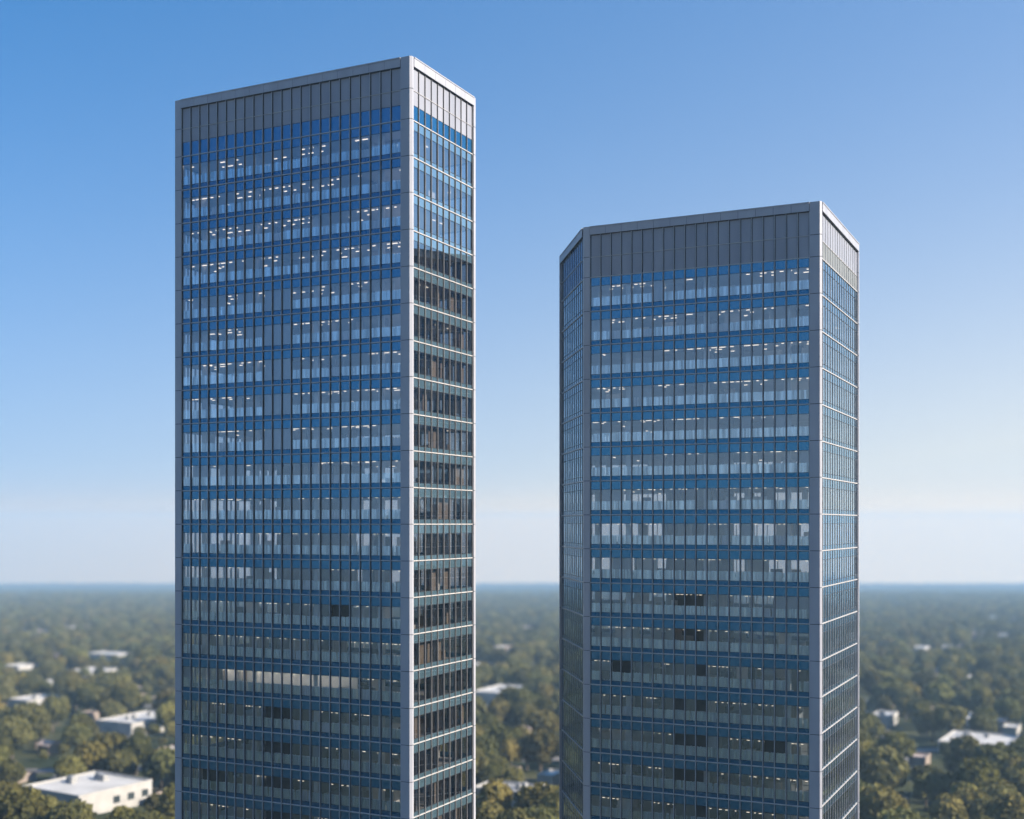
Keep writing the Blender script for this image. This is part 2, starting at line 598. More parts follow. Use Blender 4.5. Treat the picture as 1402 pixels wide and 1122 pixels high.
def pillar(p, u, a0, a1, v, b0, b1, cut=0.0):
    """four-sided profile (or five with its outer corner cut) around vertex p; u along one face, v along the other"""
    if cut:
        pts = [rel(p, u, a0 + cut, v, b0), rel(p, u, a1, v, b0), rel(p, u, a1, v, b1), rel(p, u, a0, v, b1), rel(p, u, a0, v, b0 + cut)]
    else:
        pts = [rel(p, u, a0, v, b0), rel(p, u, a1, v, b0), rel(p, u, a1, v, b1), rel(p, u, a0, v, b1)]
    ar = sum(pts[i][0] * pts[(i + 1) % len(pts)][1] - pts[(i + 1) % len(pts)][0] * pts[i][1] for i in range(len(pts)))
    return pts if ar > 0 else pts[::-1]


# --- taller tower
A0 = (-11.03, 134.3)
ang = R(26.0)
uF, uR = (-math.cos(ang), math.sin(ang)), (math.sin(ang), math.cos(ang))
LA, WA = 32.4, 14.6
polyA = [A0, rel(A0, uF, LA, uR, 0), rel(A0, uF, LA, uR, WA), rel(A0, uF, 0, uR, WA)]
zA = 44.0
rowsA = [(zA + .06, zA + 1.68, 'spandrel'), (zA + 1.70, zA + 3.3, 'panel'), (zA + 3.3, zA + 5.72, 'panel')]


def closedA(s, k):
    # k counts from the near corner; the rooms before the lifts have their shades down on some storeys
    if 11 <= k <= 13:
        return s in (4, 5, 6, 7, 8)
    return None if s > 1 else False


build_tower(
    'glass_office_tower', 'taller rectangular blue glass office tower with grey parapet, at left', polyA,
    [dict(i=0, j=1, bays=23, m0=1.12, m1=.72, rows=rowsA, lines=[zA + 3.3], closed=closedA, fin=.15, sky_band=True,
          blind=lambda s, k: .05 if k < 19 else .5, blindtop=1.62),
     dict(i=0, j=3, bays=10, m0=.30, m1=.30, rows=rowsA, lines=[zA + 3.3], fin=.09, cap='fin_dim', glass='mirror_bright', head='mirror_head', knee='mirror_head', rooms=True,
          blind=None, blindtop=1.5)],
    [(1, 2, 10), (2, 3, 23)], zA, [zA, zA + 3.3, zA + 5.75], 27,
    [(pillar(A0, uF, -.26, 1.08, uR, -.26, .26, .22), 'near'),
     (pillar(polyA[1], uF, -.68, .22, uR, -.22, .6), 'left'),
     (pillar(polyA[3], uF, -.22, .6, uR, -.26, .22), 'right'),
     (pillar(polyA[2], uF, -.5, .1, uR, -.5, .1), 'rear')],
    dict(seed=11, eye=11, lit=15, dark_rooms=[(11, 13, 16, 20), (5, 6, 13, 13), (18, 20, 18, 18)], cornice=1.05, visible=21, depth=WA, light_rows=(1.0, 2.6, 4.4, 11.5), side_lights=(1.6, 28.5),
         partitions=9, core=(15.6, 20.2, 3.2, 11.0),
         columns=[(4.2, 0.85), (12.8, 0.85), (21.4, 0.85), (29.5, 1.6), (4.2, 13.2), (12.8, 13.2), (21.4, 13.2), (29.5, 13.0)]))

# --- shorter tower
B0 = (33.45, 134.5)
ang = R(25.5)
vF, vR = (-math.cos(ang), math.sin(ang)), (math.sin(ang), math.cos(ang))
LB, WB = 27.48, 22.9
polyB = [B0, rel(B0, vF, LB, vR, 0), rel(B0, vF, 36.27, vR, 13.5), rel(B0, vF, 36.27, vR, WB), rel(B0, vF, 0, vR, WB)]
zB = 29.1
rowsB = [(zB + .06, zB + 2.4, 'panel'), (zB + 2.4, zB + 4.97, 'panel')]
rowsBr = [(zB + .06, zB + 1.95, 'louver'), (zB + 1.97, zB + 4.97, 'panel')]
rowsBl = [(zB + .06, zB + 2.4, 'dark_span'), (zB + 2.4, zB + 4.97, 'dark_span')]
e12 = Vector(polyB[2]) - Vector(polyB[1])
e12.normalize()
vL = (e12.x, e12.y)


def closedB(s, k):
    if 9 <= k <= 11:
        return False
    if s == 0:
        return k == 13
    return None


bis = Vector(vF) * -1
pillarB1 = [rel(polyB[1], vF, -.66, vR, -.24), rel(polyB[1], vF, .10, vR, -.24),
            rel(polyB[1], vL, .30, vF, .20), rel(polyB[1], vL, .50, vF, -.30), rel(polyB[1], vF, -.66, vR, .35)]
ar = sum(pillarB1[i][0] * pillarB1[(i + 1) % 5][1] - pillarB1[(i + 1) % 5][0] * pillarB1[i][1] for i in range(5))
if ar < 0:
    pillarB1 = pillarB1[::-1]
build_tower(
    'faceted_glass_tower', 'shorter five-sided blue glass tower with an angled left face, at right', polyB,
    [dict(i=0, j=1, bays=20, m0=1.05, m1=.70, rows=rowsB, lines=[zB + 2.4], closed=closedB, fin=.15, sky_band=True,
          blind=lambda s, k: .05, blindtop=1.60),
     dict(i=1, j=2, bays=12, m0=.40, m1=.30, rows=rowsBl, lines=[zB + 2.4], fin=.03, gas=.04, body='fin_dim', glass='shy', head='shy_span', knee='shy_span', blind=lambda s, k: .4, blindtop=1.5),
     dict(i=0, j=4, bays=16, m0=.30, m1=.30, rows=rowsBr, lines=[zB + 1.96], fin=.03, gas=.04, body='fin_dim', glass='mirror', head='mirror_span', knee='mirror_span', blind=lambda s, k: .3, blindtop=1.5)],
    [(2, 3, 6), (3, 4, 26)], zB, [zB, zB + 2.4, zB + 5.0], 23,
    [(pillar(B0, vF, -.24, 1.02, vR, -.24, .26, .16), 'near'),
     (pillarB1, 'left'),
     (pillar(polyB[2], vL, -.26, .12, (vL[1], -vL[0]), -.30, .18), 'far left'),
     (pillar(polyB[4], vF, -.22, .5, vR, -.26, .22), 'right'),
     (pillar(polyB[3], vF, -.5, .1, vR, -.5, .1), 'rear')],
    dict(seed=23, eye=7, dark_rooms=[(9, 11, 9, 17), (2, 3, 13, 13), (16, 17, 11, 11)], cornice=1.0, visible=18, depth=WB, light_rows=(1.0, 2.6, 4.6, 18.5), side_lights=(1.6, 25.5),
         partitions=11, core=(13.6, 18.6, 3.4, 15.0),
         columns=[(3.6, 0.85), (12.9, 0.85), (22.3, 0.85), (3.6, 21.0), (12.9, 21.0), (22.3, 21.0), (1.5, 11), (31.0, 13.0)]))

# ------------------------------------------------------------------ ground
gm, nt, out = mat('suburban_ground')
p = N(nt, 'ShaderNodeBsdfPrincipled', Roughness=0.95)
p.inputs['Specular IOR Level'].default_value = 0.1
ge = N(nt, 'ShaderNodeNewGeometry')
n1 = N(nt, 'ShaderNodeTexNoise', Scale=0.045, Detail=8.0)
n2 = N(nt, 'ShaderNodeTexNoise', Scale=0.0035, Detail=5.0)
for n_ in (n1, n2):
    nt.links.new(ge.outputs['Position'], n_.inputs['Vector'])
c1 = N(nt, 'ShaderNodeValToRGB')
c1.color_ramp.elements[0].position, c1.color_ramp.elements[0].color = .35, (.030, .040, .016, 1)
c1.color_ramp.elements[1].position, c1.color_ramp.elements[1].color = .62, (.085, .085, .040, 1)
e = c1.color_ramp.elements.new(.72)
e.color = (.20, .165, .125, 1)
nt.links.new(n1.outputs['Fac'], c1.inputs[0])
mx = N(nt, 'ShaderNodeMix', data_type='RGBA', blend_type='MULTIPLY')
mx.inputs[0].default_value = .6
c2 = N(nt, 'ShaderNodeValToRGB')
c2.color_ramp.elements[0].position, c2.color_ramp.elements[0].color = .35, (.55, .6, .5, 1)
c2.color_ramp.elements[1].position, c2.color_ramp.elements[1].color = .65, (1, 1, .95, 1)
nt.links.new(n2.outputs['Fac'], c2.inputs[0])
nt.links.new(c1.outputs[0], mx.inputs[6])
nt.links.new(c2.outputs[0], mx.inputs[7])
nt.links.new(mx.outputs[2], p.inputs['Base Color'])
nt.links.new(p.outputs[0], out.inputs[0])
g = MB()
ys = [GROUND_NEAR, 0.0, 400.0, 1200.0, 3000.0, GROUND_FAR]
xs = [-GROUND_SIDE, -2000.0, -500.0, 0.0, 500.0, 2000.0, GROUND_SIDE]
for a, b in zip(ys[:-1], ys[1:]):
    for c_, d_ in zip(xs[:-1], xs[1:]):
        g.face([(c_, a, ground_z(0, a)), (d_, a, ground_z(0, a)), (d_, b, ground_z(0, b)), (c_, b, ground_z(0, b))])
gr = g.build('ground', gm)
gr['kind'] = 'structure'

# ------------------------------------------------------------------ buildings of the suburb
M['wallw'] = noisy('white_render', (0.29, 0.285, 0.27), (0.39, 0.38, 0.365), 0.25, 0.85)
M['wallt'] = noisy('tan_brick', (0.19, 0.155, 0.13), (0.27, 0.22, 0.185), 0.4, 0.85)
M['roofw'] = noisy('white_membrane', (0.40, 0.385, 0.36), (0.54, 0.525, 0.50), 0.12, 0.8)
M['roofg'] = noisy('grey_roofing', (0.28, 0.27, 0.26), (0.42, 0.40, 0.38), 0.15, 0.85)
M['roofp'] = noisy('pinkish_roofing', (0.30, 0.235, 0.205), (0.42, 0.34, 0.30), 0.2, 0.85)
M['pane'] = noisy('dark_window', (0.02, 0.03, 0.035), (0.05, 0.06, 0.065), 0.5, 0.12, 0.0, 0.8)
M['unit'] = noisy('rooftop_unit_metal', (0.22, 0.22, 0.22), (0.32, 0.32, 0.31), 1.0, 0.6)

footprints = []      # (origin, u, lu, v, lv, clear distance in front)
named_buildings = []


def building(px, row, wl, wr, h, ang, label, roof='roofw', wall='wallw', detail=0, cat='warehouse', gable=False, clear=26.0, deep=34.0, group=None):
    """near corner at (px, row); walls run back left by wl pixels and back right by wr pixels"""
    x, y = ground_at(px, row)
    a = R(max(ang, 27))
    u, v = (-math.cos(a), math.sin(a)), (math.sin(a), math.cos(a))

    def length(d, dpx):
        t = (px + dpx - 701.0) / F
        return abs((t * y - x) / (d[0] - t * d[1]))
    lu, lv = length(u, -wl), length(v, wr)
    h *= .76
    lu, lv = max(5.0, min(lu, 90)), max(5.0, min(lv, deep, 1.3 * lu + 6))
    zg = ground_z(x, y)
    zlow = min(ground_z(*rel((x, y), u, s * lu, v, t * lv)) for s in (0, 1) for t in (0, 1)) - .6
    root = empty('warehouse' if cat == 'warehouse' else 'house', (x, y, zg), label, cat, group)
    og = (x, y, zg)
    q = lambda s, t: rel((x, y), u, s, v, t)

    def blk(mb, s0, s1, t0, t1, z0, z1, mi=0):
        pts = [q(s0, t0), q(s1, t0), q(s1, t1), q(s0, t1)]
        mb.hexa([(a_, b_, z0) for a_, b_ in pts] + [(a_, b_, z1) for a_, b_ in pts], mi)
    g = MB()
    blk(g, 0, lu, 0, lv, zlow, zg + h)
    g.build('wall', M[wall], root, og)
    g = MB()
    if gable:
        rh = min(lu, lv) * .28
        o_ = .5
        zz = zg + h + .02
        if lu >= lv:
            ridge = [q(-o_, lv / 2), q(lu + o_, lv / 2)]
            e0, e1 = [q(-o_, -o_), q(lu + o_, -o_)], [q(-o_, lv + o_), q(lu + o_, lv + o_)]
        else:
            ridge = [q(lu / 2, -o_), q(lu / 2, lv + o_)]
            e0, e1 = [q(-o_, -o_), q(-o_, lv + o_)], [q(lu + o_, -o_), q(lu + o_, lv + o_)]
        A_, B_ = [(p_[0], p_[1], zz + rh) for p_ in ridge]
        C_, D_ = [(p_[0], p_[1], zz) for p_ in e0]
        E_, G_ = [(p_[0], p_[1], zz) for p_ in e1]
        g.face([C_, D_, B_, A_])
        g.face([E_, G_, B_, A_])
        g.face([C_, A_, E_])
        g.face([D_, B_, G_])
        g.face([C_, D_, G_, E_])
    else:
        blk(g, .35, lu - .35, .35, lv - .35, zg + h, zg + h + .12)
    rf = g.build('roof', M[roof], root, og)
    if not gable:
        g = MB()
        z0, z1 = zg + h + .004, zg + h + .62
        blk(g, -.08, lu + .08, -.08, .30, z0, z1)
        blk(g, -.08, lu + .08, lv - .30, lv + .08, z0, z1)
        blk(g, -.08, .30, .302, lv - .302, z0, z1)
        blk(g, lu - .30, lu + .08, .302, lv - .302, z0, z1)
        g.build('roof_edge', M[wall], rf, og)
    rb = random.Random(int(px * 7 + row))
    if detail:
        for k in range(detail):
            s, t = rb.uniform(.2, .75) * lu, rb.uniform(.2, .75) * lv
            w_ = rb.uniform(1.2, 2.6)
            g = MB()
            blk(g, s, s + w_, t, t + w_ * .8, zg + h + .12, zg + h + .12 + rb.uniform(.7, 1.4))
            blk(g, s + .2, s + w_ - .2, t + .2, t + w_ * .8 - .2, zg + h + .5, zg + h + 1.7)
            g.build('rooftop_unit', M['unit'], rf, og)
        nwin = max(3, int(lv / 4.2))
        for k in range(nwin // 2, nwin):            # right wall, facing the sun
            t = lv * (k + .5) / nwin
            g = MB()
            blk(g, -.05, .0, t - 1.1, t + 1.1, zg + h * .30, zg + h * .68)
            g.build('window', M['pane'], root, og)
        nwin = max(2, int(lu / 6.5))
        for k in range(0):
            s = lu * (k + .5) / nwin
            g = MB()
            blk(g, s - .9, s + .9, -.05, .0, zg + h * .42, zg + h * .66)
            g.build('window', M['pane'], root, og)
        g = MB()
        blk(g, lu * .5 + 1.6, lu * .5 + 4.4, -.06, .0, zg - .1, zg + 3.0)
        g.build('door', M['unit'], root, og)
    footprints.append(((x, y), u, lu, v, lv, clear))
    named_buildings.append((label, (x, y), rel((x, y), u, lu / 2, v, lv / 2), max(lu, lv)))
    return root


LT, BT, RS = 'left of the taller tower', 'between the two towers', 'right of the shorter tower'
# left of the taller tower, near to far
building(108, 1120, 78, 100, 6.4, 32, 'biggest white warehouse, with windows in its sunny wall, in the bottom left corner', detail=4, clear=20)
building(232, 1108, 24, 20, 3.5, 30, 'low pinkish roofed building against the taller tower, right of the biggest warehouse', 'roofp', 'wallt', cat='house')
building(20, 1074, 16, 30, 2.2, 24, 'low pinkish flat roof peeking out just behind the biggest warehouse', 'roofp', 'wallt', cat='house', clear=8)
building(4, 1058, 14, 12, 2.6, 38, 'small tan house cut by the left edge above the biggest warehouse', 'roofp', 'wallt', cat='house', gable=True)
building(230, 1043, 8, 22, 4.2, 30, 'pale narrow building half hidden by the left edge of the taller tower', 'roofw', 'wallt', cat='house')
building(66, 1034, 6, 10, 4.0, 30, 'small tan shed in the trees above the biggest warehouse', 'roofp', 'wallt', cat='house', gable=True)
building(180, 1009, 48, 70, 5.8, 28, 'long white warehouse with a blue shaded end reaching behind the taller tower', detail=3, clear=44)
building(34, 987, 18, 22, 2.8, 25, 'low pale roof in front of the mid-sized left warehouse', 'roofp', 'wallw', cat='house')
building(38, 976, 27, 44, 6.2, 30, 'mid-sized white warehouse below the tall white block, near the left edge', detail=2, clear=34)
building(216, 966, 8, 8, 3.5, 28, 'tiny pinkish house behind the long white warehouse', 'roofp', 'wallt', cat='house')
building(8, 944, 10, 20, 4.5, 32, 'grey flat building cut by the left edge under the white block', 'roofg', 'wallt', cat='house')
building(68, 943, 8, 10, 4.5, 30, 'tiny white house right of the tall white block', 'roofw', 'wallw', cat='house')
building(25, 931, 20, 27, 9.5, 24, 'tall white block with a bright right wall, close to the left edge', clear=40)
building(120, 931, 32, 40, 4.8, 22, 'long flat pale warehouse right of the white block', clear=44)
building(170, 929, 6, 14, 4.0, 22, 'small pale annex at the right end of the flat warehouse', cat='house')
building(72, 912, 10, 14, 5.0, 28, 'small pinkish house left of the far double warehouse', 'roofp', 'wallt', cat='house')
building(18, 905, 8, 9, 7.0, 28, 'small pale gabled house above the white block', 'roofw', 'wallw', cat='house', gable=True)
building(160, 907, 40, 24, 6.0, 20, 'far double warehouse with white front beside the taller tower', clear=52)
building(104, 895, 4, 8, 6.0, 28, 'tiny pinkish house standing alone above the double warehouse', 'roofp', 'wallt', cat='house')
building(48, 873, 12, 20, 6.5, 20, 'far pinkish long building in the woods, third row from the left edge', 'roofp', 'wallt', clear=80)
building(20, 873, 10, 12, 6.0, 20, 'far pale building left of the pinkish long one', clear=80)
building(92, 868, 8, 12, 8.0, 20, 'far pale building with a sloping roof line in the left woods', 'roofp', 'wallw', clear=80)
building(118, 867, 4, 10, 8.0, 20, 'far tan speck of a building right of the sloping one', 'roofp', 'wallt', clear=80)
building(20, 827, 5, 8, 14.0, 20, 'most distant pale block near the left edge', clear=150)
building(33, 827, 4, 5, 14.0, 20, 'most distant pale block, the right one of the pair near the left edge', clear=150)
# between the towers
building(752, 1113, 105, 24, 5.0, 14, 'large grey roofed building between the towers at the bottom edge', 'roofg', 'wallw', detail=3, clear=18)
building(757, 1076, 10, 20, 3.0, 24, 'small white shed against the lower left edge of the shorter tower', 'roofw', 'wallw', cat='house')
building(703, 1068, 5, 7, 3.2, 24, 'tiny pinkish shed in the middle between the towers', 'roofp', 'wallt', cat='house')
building(674, 981, 14, 14, 3.4, 30, 'small pink house in front of the white warehouse between the towers', 'roofp', 'wallt', cat='house')
building(694, 966, 48, 50, 6.4, 26, 'white warehouse with a blue shaded wall between the towers', detail=2, clear=40)
building(735, 926, 10, 22, 4.6, 24, 'low grey house left of the shorter tower, behind the white warehouse', 'roofg', 'wallw', cat='house')
building(674, 920, 28, 10, 4.6, 20, 'long low pale building right beside the taller tower', 'roofw', 'wallw', clear=48)
building(688, 896, 14, 22, 6.0, 22, 'far pale long house between the towers', 'roofw', 'wallt', clear=60)
building(758, 907, 6, 8, 5.0, 22, 'tiny tan house near the shorter tower', 'roofp', 'wallt', cat='house')
building(722, 868, 14, 20, 7.0, 20, 'farthest pinkish building between the towers', 'roofp', 'wallt', clear=80)
# right of the shorter tower
building(1228, 1126, 40, 16, 4.2, 31, 'tan roofed house at the bottom edge beside the shorter tower', 'roofp', 'wallt', detail=1, cat='house', clear=10)
building(1378, 1040, 94, 18, 4.6, 31, 'long flat white warehouse at the lower right', detail=3, clear=34)
building(1266, 1050, 10, 8, 3.0, 31, 'tiny tan shed left of the long flat warehouse', 'roofp', 'wallt', cat='house')
building(1188, 1018, 14, 10, 3.2, 31, 'pinkish low house touching the right edge of the shorter tower', 'roofp', 'wallt', cat='house')
building(1392, 1013, 12, 40, 5.0, 31, 'white building with blue shaded end cut by the right edge', cat='house', clear=30)
building(1216, 997, 26, 18, 5.2, 31, 'white warehouse closest to the right edge of the shorter tower', detail=2, clear=34)
building(1330, 998, 18, 13, 4.2, 31, 'small pale gabled house above the long flat warehouse', 'roofw', 'wallw', cat='house', gable=True)
building(1390, 978, 8, 12, 4.4, 31, 'small pinkish house near the right edge', 'roofp', 'wallt', cat='house')
building(1338, 942, 17, 18, 6.0, 31, 'pale warehouse standing alone in the right woods', clear=44)
building(1396, 946, 6, 20, 6.0, 31, 'pale building cut by the right edge in the mid woods', cat='house')
building(1196, 924, 14, 14, 6.0, 31, 'small white building nearest the shorter tower in the right woods', cat='house')
building(1207, 899, 8, 14, 6.0, 31, 'far pinkish house near the shorter tower', 'roofp', 'wallt', cat='house')
building(1266, 898, 16, 16, 7.0, 31, 'left one of three far pale buildings in a row', clear=60)
building(1298, 898, 8, 8, 8.0, 31, 'middle one of three far pale buildings in a row', clear=60)
building(1320, 899, 8, 10, 8.0, 31, 'right one of three far pale buildings in a row', 'roofp', 'wallt', clear=60)
building(1345, 877, 15, 14, 7.0, 31, 'far low pinkish building close to the right edge', 'roofp', 'wallt', clear=80)
building(1376, 878, 10, 18, 7.0, 31, 'far long white building close to the right edge', clear=80)
building(1362, 853, 8, 10, 9.0, 31, 'most distant pale building in the right woods', clear=120)
building(1390, 855, 8, 16, 9.0, 31, 'most distant long building by the right edge', 'roofp', 'wallt', clear=120)

# small roofs showing here and there through the trees
rs = random.Random(77)
for where, lo, hi, cnt in ((LT, 6, 226, 11), (BT, 662, 756, 5), (RS, 1186, 1392, 10)):
    for k in range(cnt):
        row = 838 + 190 * (k + rs.uniform(.1, .9)) / cnt
        w_ = rs.uniform(7, 13)
        building(rs.uniform(lo, hi), row, w_, rs.uniform(6, 12), rs.uniform(4.0, 5.5), 30,
                 'tiny low house half hidden among the trees ' + where, rs.choice(('roofw', 'roofp', 'roofg')), 'wallt',
                 cat='house', clear=14, group='tiny houses among the trees ' + where)

# paved yards and streets between the trees
M['road'] = noisy('worn_asphalt', (0.12, 0.11, 0.105), (0.20, 0.18, 0.165), 0.2, 0.9)


def strip(name, pts, w):
    g = MB()
    for (x0, y0), (x1, y1) in zip(pts[:-1], pts[1:]):
        d = Vector((x1 - x0, y1 - y0)).normalized()
        n = Vector((-d.y, d.x)) * w / 2
        q = [(x0 + n.x, y0 + n.y), (x0 - n.x, y0 - n.y), (x1 - n.x, y1 - n.y), (x1 + n.x, y1 + n.y)]
        g.face([(a, b, ground_z(a, b) + .12) for a, b in q][::-1])
    o = g.build(name, M['road'])
    o['kind'] = 'structure'
    streets.append((pts, w))


streets = []
strip('road', [(-190, 372), (-60, 395), (70, 412), (230, 440)], 9)
strip('road', [(-330, 600), (-120, 560), (90, 575), (330, 640)], 9)
strip('road', [(-128, 330), (-175, 700), (-240, 1100)], 8)
strip('road', [(120, 340), (165, 620), (240, 1100)], 8)

# ------------------------------------------------------------------ trees


def leaf_mat(name, c1, c2):
    m, nt, out = mat(name)
    oi = N(nt, 'ShaderNodeObjectInfo')
    ge = N(nt, 'ShaderNodeNewGeometry')
    no = N(nt, 'ShaderNodeTexNoise', Scale=0.30, Detail=3.0)
    nt.links.new(ge.outputs['Position'], no.inputs['Vector'])
    cr = N(nt, 'ShaderNodeValToRGB')
    cr.color_ramp.elements[0].position, cr.color_ramp.elements[0].color = .32, (*c1, 1)
    cr.color_ramp.elements[1].position, cr.color_ramp.elements[1].color = .68, (*c2, 1)
    nt.links.new(no.outputs['Fac'], cr.inputs[0])
    hs = N(nt, 'ShaderNodeHueSaturation')
    nt.links.new(math_node(nt, 'MULTIPLY_ADD', oi.outputs['Random'], 0.7, 0.65), hs.inputs['Value'])
    r2 = math_node(nt, 'FRACT', math_node(nt, 'MULTIPLY', oi.outputs['Random'], 17.3))
    nt.links.new(math_node(nt, 'MULTIPLY_ADD', r2, 0.035, 0.480), hs.inputs['Hue'])
    nt.links.new(cr.outputs[0], hs.inputs['Color'])
    d = N(nt, 'ShaderNodeBsdfDiffuse')
    t = N(nt, 'ShaderNodeBsdfTranslucent')
    nt.links.new(hs.outputs[0], d.inputs['Color'])
    nt.links.new(hs.outputs[0], t.inputs['Color'])
    ms = N(nt, 'ShaderNodeMixShader')
    ms.inputs[0].default_value = .25
    nt.links.new(d.outputs[0], ms.inputs[1])
    nt.links.new(t.outputs[0], ms.inputs[2])
    nt.links.new(ms.outputs[0], out.inputs[0])
    return m


GROVE = leaf_mat('far_wood_leaves', (.034, .042, .028), (.076, .080, .044))
TONES = [('dark green', leaf_mat('dark_green_leaves', (.064, .069, .028), (.140, .136, .050))),
         ('olive', leaf_mat('olive_leaves', (.088, .088, .032), (.188, .170, .056))),
         ('yellow-green', leaf_mat('yellow_green_leaves', (.108, .102, .034), (.225, .192, .058)))]
M['bark'] = noisy('bark', (.05, .038, .028), (.10, .08, .06), 3.0, 0.9)

ICO = None


def ico():
    global ICO
    if ICO is None:
        t = (1 + 5 ** .5) / 2
        v = [(-1, t, 0), (1, t, 0), (-1, -t, 0), (1, -t, 0), (0, -1, t), (0, 1, t), (0, -1, -t), (0, 1, -t), (t, 0, -1), (t, 0, 1), (-t, 0, -1), (-t, 0, 1)]
        v = [Vector(q).normalized() for q in v]
        f = [(0, 11, 5), (0, 5, 1), (0, 1, 7), (0, 7, 10), (0, 10, 11), (1, 5, 9), (5, 11, 4), (11, 10, 2), (10, 7, 6), (7, 1, 8),
             (3, 9, 4), (3, 4, 2), (3, 2, 6), (3, 6, 8), (3, 8, 9), (4, 9, 5), (2, 4, 11), (6, 2, 10), (8, 6, 7), (9, 8, 1)]
        nf = []
        cache = {}

        def mid(a, b):
            k = (min(a, b), max(a, b))
            if k not in cache:
                v.append(((v[a] + v[b]) / 2).normalized())
                cache[k] = len(v) - 1
            return cache[k]
        for a, b, c_ in f:
            x, y, z = mid(a, b), mid(b, c_), mid(c_, a)
            nf += [(a, x, z), (b, y, x), (c_, z, y), (x, y, z)]
        ICO = (v, nf)
    return ICO


def add_blob(mb, c, r, rr, amp=.22):
    v, f = ico()
    b = len(mb.v)
    off = Vector((rr.uniform(0, 50), rr.uniform(0, 50), rr.uniform(0, 50)))
    for q in v:
        k = 1 + amp * noise.noise(q * 1.7 + off) * 1.6
        mb.v.append((c[0] + q.x * r[0] * k, c[1] + q.y * r[1] * k, c[2] + q.z * r[2] * k))
    mb.f += [tuple(b + i for i in t) for t in f]
    mb.m += [0] * len(f)


def crown_mesh(seed, wide, n_leaf):
    """unit tree ~10 m wide and 10 m high: lobes thickly set with leaf sprays"""
    rr = random.Random(seed)
    mb = MB()
    lobes = [(Vector((0, 0, 6.2)), Vector((3.0 * wide, 3.0 * wide, 2.9)))]
    nl = rr.randint(7, 10)
    for k in range(nl):
        a = k * 2.4 + rr.uniform(-.4, .4)
        d = rr.uniform(1.9, 3.4) * wide
        z = rr.uniform(3.6, 7.8)
        s = rr.uniform(1.2, 2.0) * (1.0 if z < 6.5 else .85)
        lobes.append((Vector((math.cos(a) * d * (1.05 - .05 * z), math.sin(a) * d * (1.05 - .05 * z), z)), Vector((s * wide, s * wide, s * .9))))
    for c_, r_ in lobes:
        add_blob(mb, c_, r_ * .80, rr)
    for k in range(n_leaf):
        c_, r_ = lobes[0] if rr.random() < .25 else rr.choice(lobes)
        d = Vector((rr.gauss(0, 1), rr.gauss(0, 1), rr.gauss(.25, 1))).normalized()
        q = rr.uniform(.80, 1.10)
        p_ = Vector((c_.x + d.x * r_.x * q, c_.y + d.y * r_.y * q, c_.z + d.z * r_.z * q))
        nrm = (d + Vector((rr.gauss(0, .6), rr.gauss(0, .6), rr.gauss(0, .6)))).normalized()
        t = nrm.orthogonal().normalized()
        t = Matrix.Rotation(rr.uniform(0, 6.28), 3, nrm) @ t
        b_ = nrm.cross(t)
        s = rr.uniform(.28, .62)
        mb.face([p_ + t * s, p_ + b_ * s * .8 + nrm * .12, p_ - t * s, p_ - b_ * s * .8 + nrm * .1])
    return mb


def trunk_mesh(seed):
    rr = random.Random(seed)
    mb = MB()

    def limb(p0, p1, r0, r1, n=7):
        ax = (p1 - p0).normalized()
        t = ax.orthogonal().normalized()
        b_ = ax.cross(t)
        b = len(mb.v)
        for p_, r_ in ((p0, r0), (p1, r1)):
            for k in range(n):
                a = 2 * math.pi * k / n
                mb.v.append(tuple(p_ + t * math.cos(a) * r_ + b_ * math.sin(a) * r_))
        for k in range(n):
            mb.f.append((b + k, b + (k + 1) % n, b + n + (k + 1) % n, b + n + k))
            mb.m.append(0)
    top = Vector((rr.uniform(-.2, .2), rr.uniform(-.2, .2), 3.2))
    limb(Vector((0, 0, -.6)), top, .42, .30)
    limb(top, Vector((0, 0, 6.5)), .30, .10)
    for k in range(5):
        a = k * 1.26 + rr.uniform(-.3, .3)
        limb(top + Vector((0, 0, rr.uniform(-.4, .8))), Vector((math.cos(a) * 2.4, math.sin(a) * 2.4, rr.uniform(4.4, 6.2))), .17, .06, 6)
    return mb


KINDS = []                      # (crown mesh, trunk mesh, tone name)
hidden = bpy.data.collections.new('tree_sources')
for k in range(7):
    tone = (0, 0, 1, 1, 0, 1, 2)[k]
    mb = crown_mesh(100 + k, (1.0, 1.2, 1.05, .9, 1.25, 1.15, .95)[k], 1500)
    o = mb.build('crown', TONES[tone][1])
    col.objects.unlink(o)
    tb = trunk_mesh(200 + k).build('trunk', M['bark'])
    col.objects.unlink(tb)
    KINDS.append((o.data, tb.data, TONES[tone][0]))
    o.name = 'tree_source_%d' % k
    hidden.objects.link(o)
    bpy.data.objects.remove(tb)


def blocked(x, y, r):
    low = False
    for (p0, u, lu, v, lv, clear) in footprints:
        dx, dy = x - p0[0], y - p0[1]
        if abs(dx) > 300 or abs(dy) > 460:
            continue
        a, b = dx * u[0] + dy * u[1], dx * v[0] + dy * v[1]
        if -r < a < lu + r and -r < b < lv + r:
            return True
        # keep the view of the walls open: nothing tall just in front of them
        px, py = p0[0] + u[0] * lu, p0[1] + u[1] * lu
        qx, qy = p0[0] + v[0] * lv, p0[1] + v[1] * lv
        lo = min(px / py, p0[0] / p0[1], qx / qy)
        hi = max(px / py, p0[0] / p0[1], qx / qy)
        if lo - .5 * r / y < x / y < hi + .5 * r / y and p0[1] - clear * (1.25 if p0[1] < 700 else 2.2) < y < p0[1] + 6:
            low = True
    for pts, w in streets:
        for (x0, y0), (x1, y1) in zip(pts[:-1], pts[1:]):
            ex, ey = x1 - x0, y1 - y0
            t = max(0, min(1, ((x - x0) * ex + (y - y0) * ey) / (ex * ex + ey * ey)))
            if math.hypot(x - x0 - ex * t, y - y0 - ey * t) < w / 2 + r * .55:
                return True
    return 'low' if low else False


